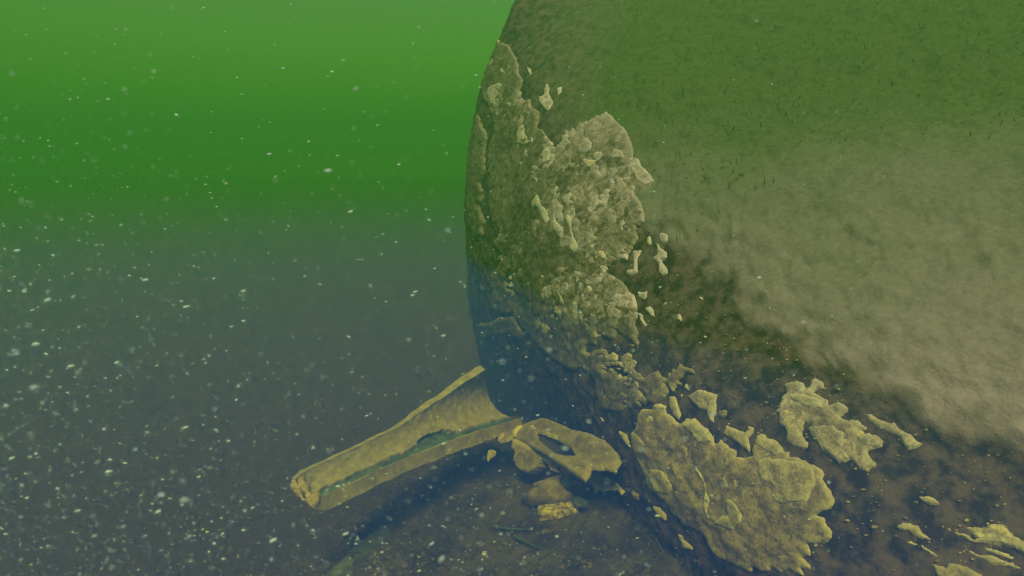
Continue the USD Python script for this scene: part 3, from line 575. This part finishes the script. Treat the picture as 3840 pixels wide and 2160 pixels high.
tw = thing('twig', 'thin forked twig standing on the mound left of the mottled block', 'twig', loc=(0, 0, 0))
tb = bedline('262,1012', 'D', 0.0)[0]; dd = tb[1] * CP + tb[2] * SP
for nm, tx, r0 in (('stem', '262,1016 290,975 322,915 352,858', .0022), ('fork', '268,1008 235,1035 206,1060', .0016), ('fork', '272,1000 290,1025 312,1042', .0014), ('fork', '262,1016 258,1040 256,1062', .0015)):
    pts = smooth_path(dpt(tx, np.linspace(dd, dd + .02, len(tx.split()))), 12)
    obj(nm, tube(pts, np.linspace(r0, r0 * .5, 12), 6), M_twig, tw, attrs={'rim': np.zeros(12 * 6 + 2)})

# tangled threads and crumbs all over the dark mound
rng = np.random.default_rng(77)
pts, counts, wid = [], [], []
_p, _n = on_bed(np.c_[rng.uniform(900, 2750, 2600), rng.uniform(1720, 2300, 2600)])
for p in _p:
    L_ = rng.uniform(.02, .09) * (1 if rng.random() < .8 else 1.8); a = rng.uniform(0, 2 * np.pi); up = rng.uniform(0, .9)
    d = np.array([math.cos(a), math.sin(a), up]); cv = rng.normal(0, .5, 3)
    for s_ in np.linspace(0, 1, 5):
        pts.append(p + d * L_ * s_ + cv * L_ * s_ * s_ * .6 + [0, 0, -.003 + .012 * s_])
        wid.append((.0022 * (1 - .7 * s_)) * (.5 + rng.random() * .7) if s_ else .0022)
    counts.append(5)
cu = UsdGeom.BasisCurves.Define(stage, '/World/thread_tangle')
cu.CreateTypeAttr('linear'); cu.CreatePointsAttr(Vt.Vec3fArray.FromNumpy(np.array(pts, np.float32))); cu.CreateCurveVertexCountsAttr(Vt.IntArray.FromNumpy(np.array(counts, np.int32)))
cu.CreateWidthsAttr(Vt.FloatArray.FromNumpy(np.array(wid, np.float32))); cu.SetWidthsInterpolation('vertex')
UsdShade.MaterialBindingAPI.Apply(cu.GetPrim()).Bind(rough_mat('threads', (.06, .055, .035), (.14, .12, .075), 12.0, bump=0.05))
tag(cu.GetPrim(), kind='stuff')
ico = trimesh.creation.icosphere(1)
iv, if_ = np.array(ico.vertices), np.array(ico.faces)
def specks(name, P, R, stretch, m, rng, kind='stuff', jitter=.35):
    n = len(P); rot = rng.normal(0, .25, (n, 3))
    ax = stretch + rot; ax /= np.linalg.norm(ax, axis=1, keepdims=True)
    sh = iv[None] * (1 + jitter * rng.uniform(-1, 1, (n, len(iv), 1)))
    along = (sh * ax[:, None]).sum(-1, keepdims=True) * ax[:, None]
    v_ = P[:, None] + R[:, None, None] * (sh + along * rng.uniform(.3, 1.8, (n, 1, 1)))
    f_ = if_[None] + (np.arange(n) * len(iv))[:, None, None]
    return tag(obj(name, (v_.reshape(-1, 3), f_.reshape(-1, 3)), m), kind=kind)
q = np.c_[rng.uniform(900, 2760, 900), rng.uniform(1720, 2300, 900)]
p, n = on_bed(q)
specks('debris_crumbs', p, np.exp(rng.normal(math.log(.0028), .5, len(p))), np.array([1, .3, 0.]), rough_mat('crumbs', (.06, .05, .035), (.18, .14, .10), 20.0, bump=.2), rng)
# bright grains stuck on the dark hull side
q = np.c_[rng.uniform(2250, 3800, 900), rng.uniform(700, 2150, 900)]
p, n = on_hull(q); ij_ = _ij(q); ok = np.isfinite(p).all(1); ok[ok] = silt[ij_[ok, 0].astype(int), ij_[ok, 1].astype(int)] < .3
specks('hull_grit', p[ok] + n[ok] * .001, np.exp(rng.normal(math.log(.0012), .4, ok.sum())), np.array([1, .3, 0.]), rough_mat('grit', (.16, .125, .10), (.40, .31, .23), 9.0, bump=.1), rng)

def fuzz(name, uu, vv, length, m, rng, where=None):
    n = len(uu); fi, fj = np.interp(uu, U1, np.arange(nu)), np.interp(vv, V1, np.arange(nv))
    if where is not None:
        k_ = where[fi.astype(int), fj.astype(int)]; fi, fj = fi[k_], fj[k_]; n = len(fi)
    r = _pn(np.c_[fi, fj]); p, nn = r[:, :3], r[:, 3:]
    d = nn + rng.normal(0, .55, (n, 3)) + [0, 0, .25]; d /= np.linalg.norm(d, axis=1, keepdims=True)
    bend = rng.normal(0, .35, (n, 3)); L_ = length * rng.uniform(.4, 1.4, n)
    s_ = np.linspace(0, 1, 4)[None, :, None]
    pts = p[:, None] - nn[:, None] * .002 + (d[:, None] * s_ + bend[:, None] * s_ ** 2) * L_[:, None, None]
    w = np.repeat(np.array([[.0032, .0026, .0018, .0006]]), n, 0)
    c_ = UsdGeom.BasisCurves.Define(stage, '/World/' + name)
    c_.CreateTypeAttr('linear'); c_.CreatePointsAttr(Vt.Vec3fArray.FromNumpy(pts.reshape(-1, 3).astype(np.float32))); c_.CreateCurveVertexCountsAttr(Vt.IntArray.FromNumpy(np.full(n, 4, np.int32)))
    c_.CreateWidthsAttr(Vt.FloatArray.FromNumpy(w.ravel().astype(np.float32))); c_.SetWidthsInterpolation('vertex')
    UsdShade.MaterialBindingAPI.Apply(c_.GetPrim()).Bind(m)
    tag(c_.GetPrim(), kind='stuff')
M_fuzz = rough_mat('fuzz_green', (.05, .085, .02), (.12, .18, .05), 16.0, bump=.02)
fuzz('algae_fuzz', rng.uniform(kk[2], kk[7], 6000), 1.08 + .9 * rng.random(6000) ** 1.2, .010, M_fuzz, rng, algae_green_light > .62)
M_hyd = rough_mat('fuzz_brown', (.05, .04, .035), (.16, .125, .10), 16.0, bump=.02)
fuzz('hydroid_fuzz', rng.uniform(kk[3] + .3, kk[8], 3800), rng.uniform(.02, 1.1, 3800), .013, M_hyd, rng)

# ------------------------------------------------------------------ drifting marine snow
M_snow = mat('snow_flake', {'d': ('diffuse_bsdf', {'color': (.80, .88, 1.0)}), 't': ('translucent_bsdf', {'color': (.80, .88, 1.0)}), 'm': ('mix_closure', {'fac': .5})},
             [('d.BSDF', 'm.closure1'), ('t.BSDF', 'm.closure2')], surface='m.closure')
N = 15000
d = .28 + 3.2 * rng.random(N) ** 1.25
qx = 1920 + 2150 * (rng.beta(.9, 2.9, N) * 2 - 1); qy = 1080 + 1300 * (rng.beta(2.5, 1.0, N) * 2 - 1)
P = sight(np.c_[qx, qy]) * d[:, None]
R = np.clip(np.exp(rng.normal(math.log(.00036), .55, N)), .0002, .0019) * np.clip(d / .9, .45, 1.25)
nb = 9
P = np.vstack([P, sight(np.c_[rng.uniform(60, 1200, nb), rng.uniform(900, 2100, nb)]) * rng.uniform(.6, 1.1, nb)[:, None]])
R = np.r_[R, rng.uniform(.0013, .0024, nb)]
specks('marine_snow', P, R, np.array([1.0, .1, .18]), M_snow, rng)
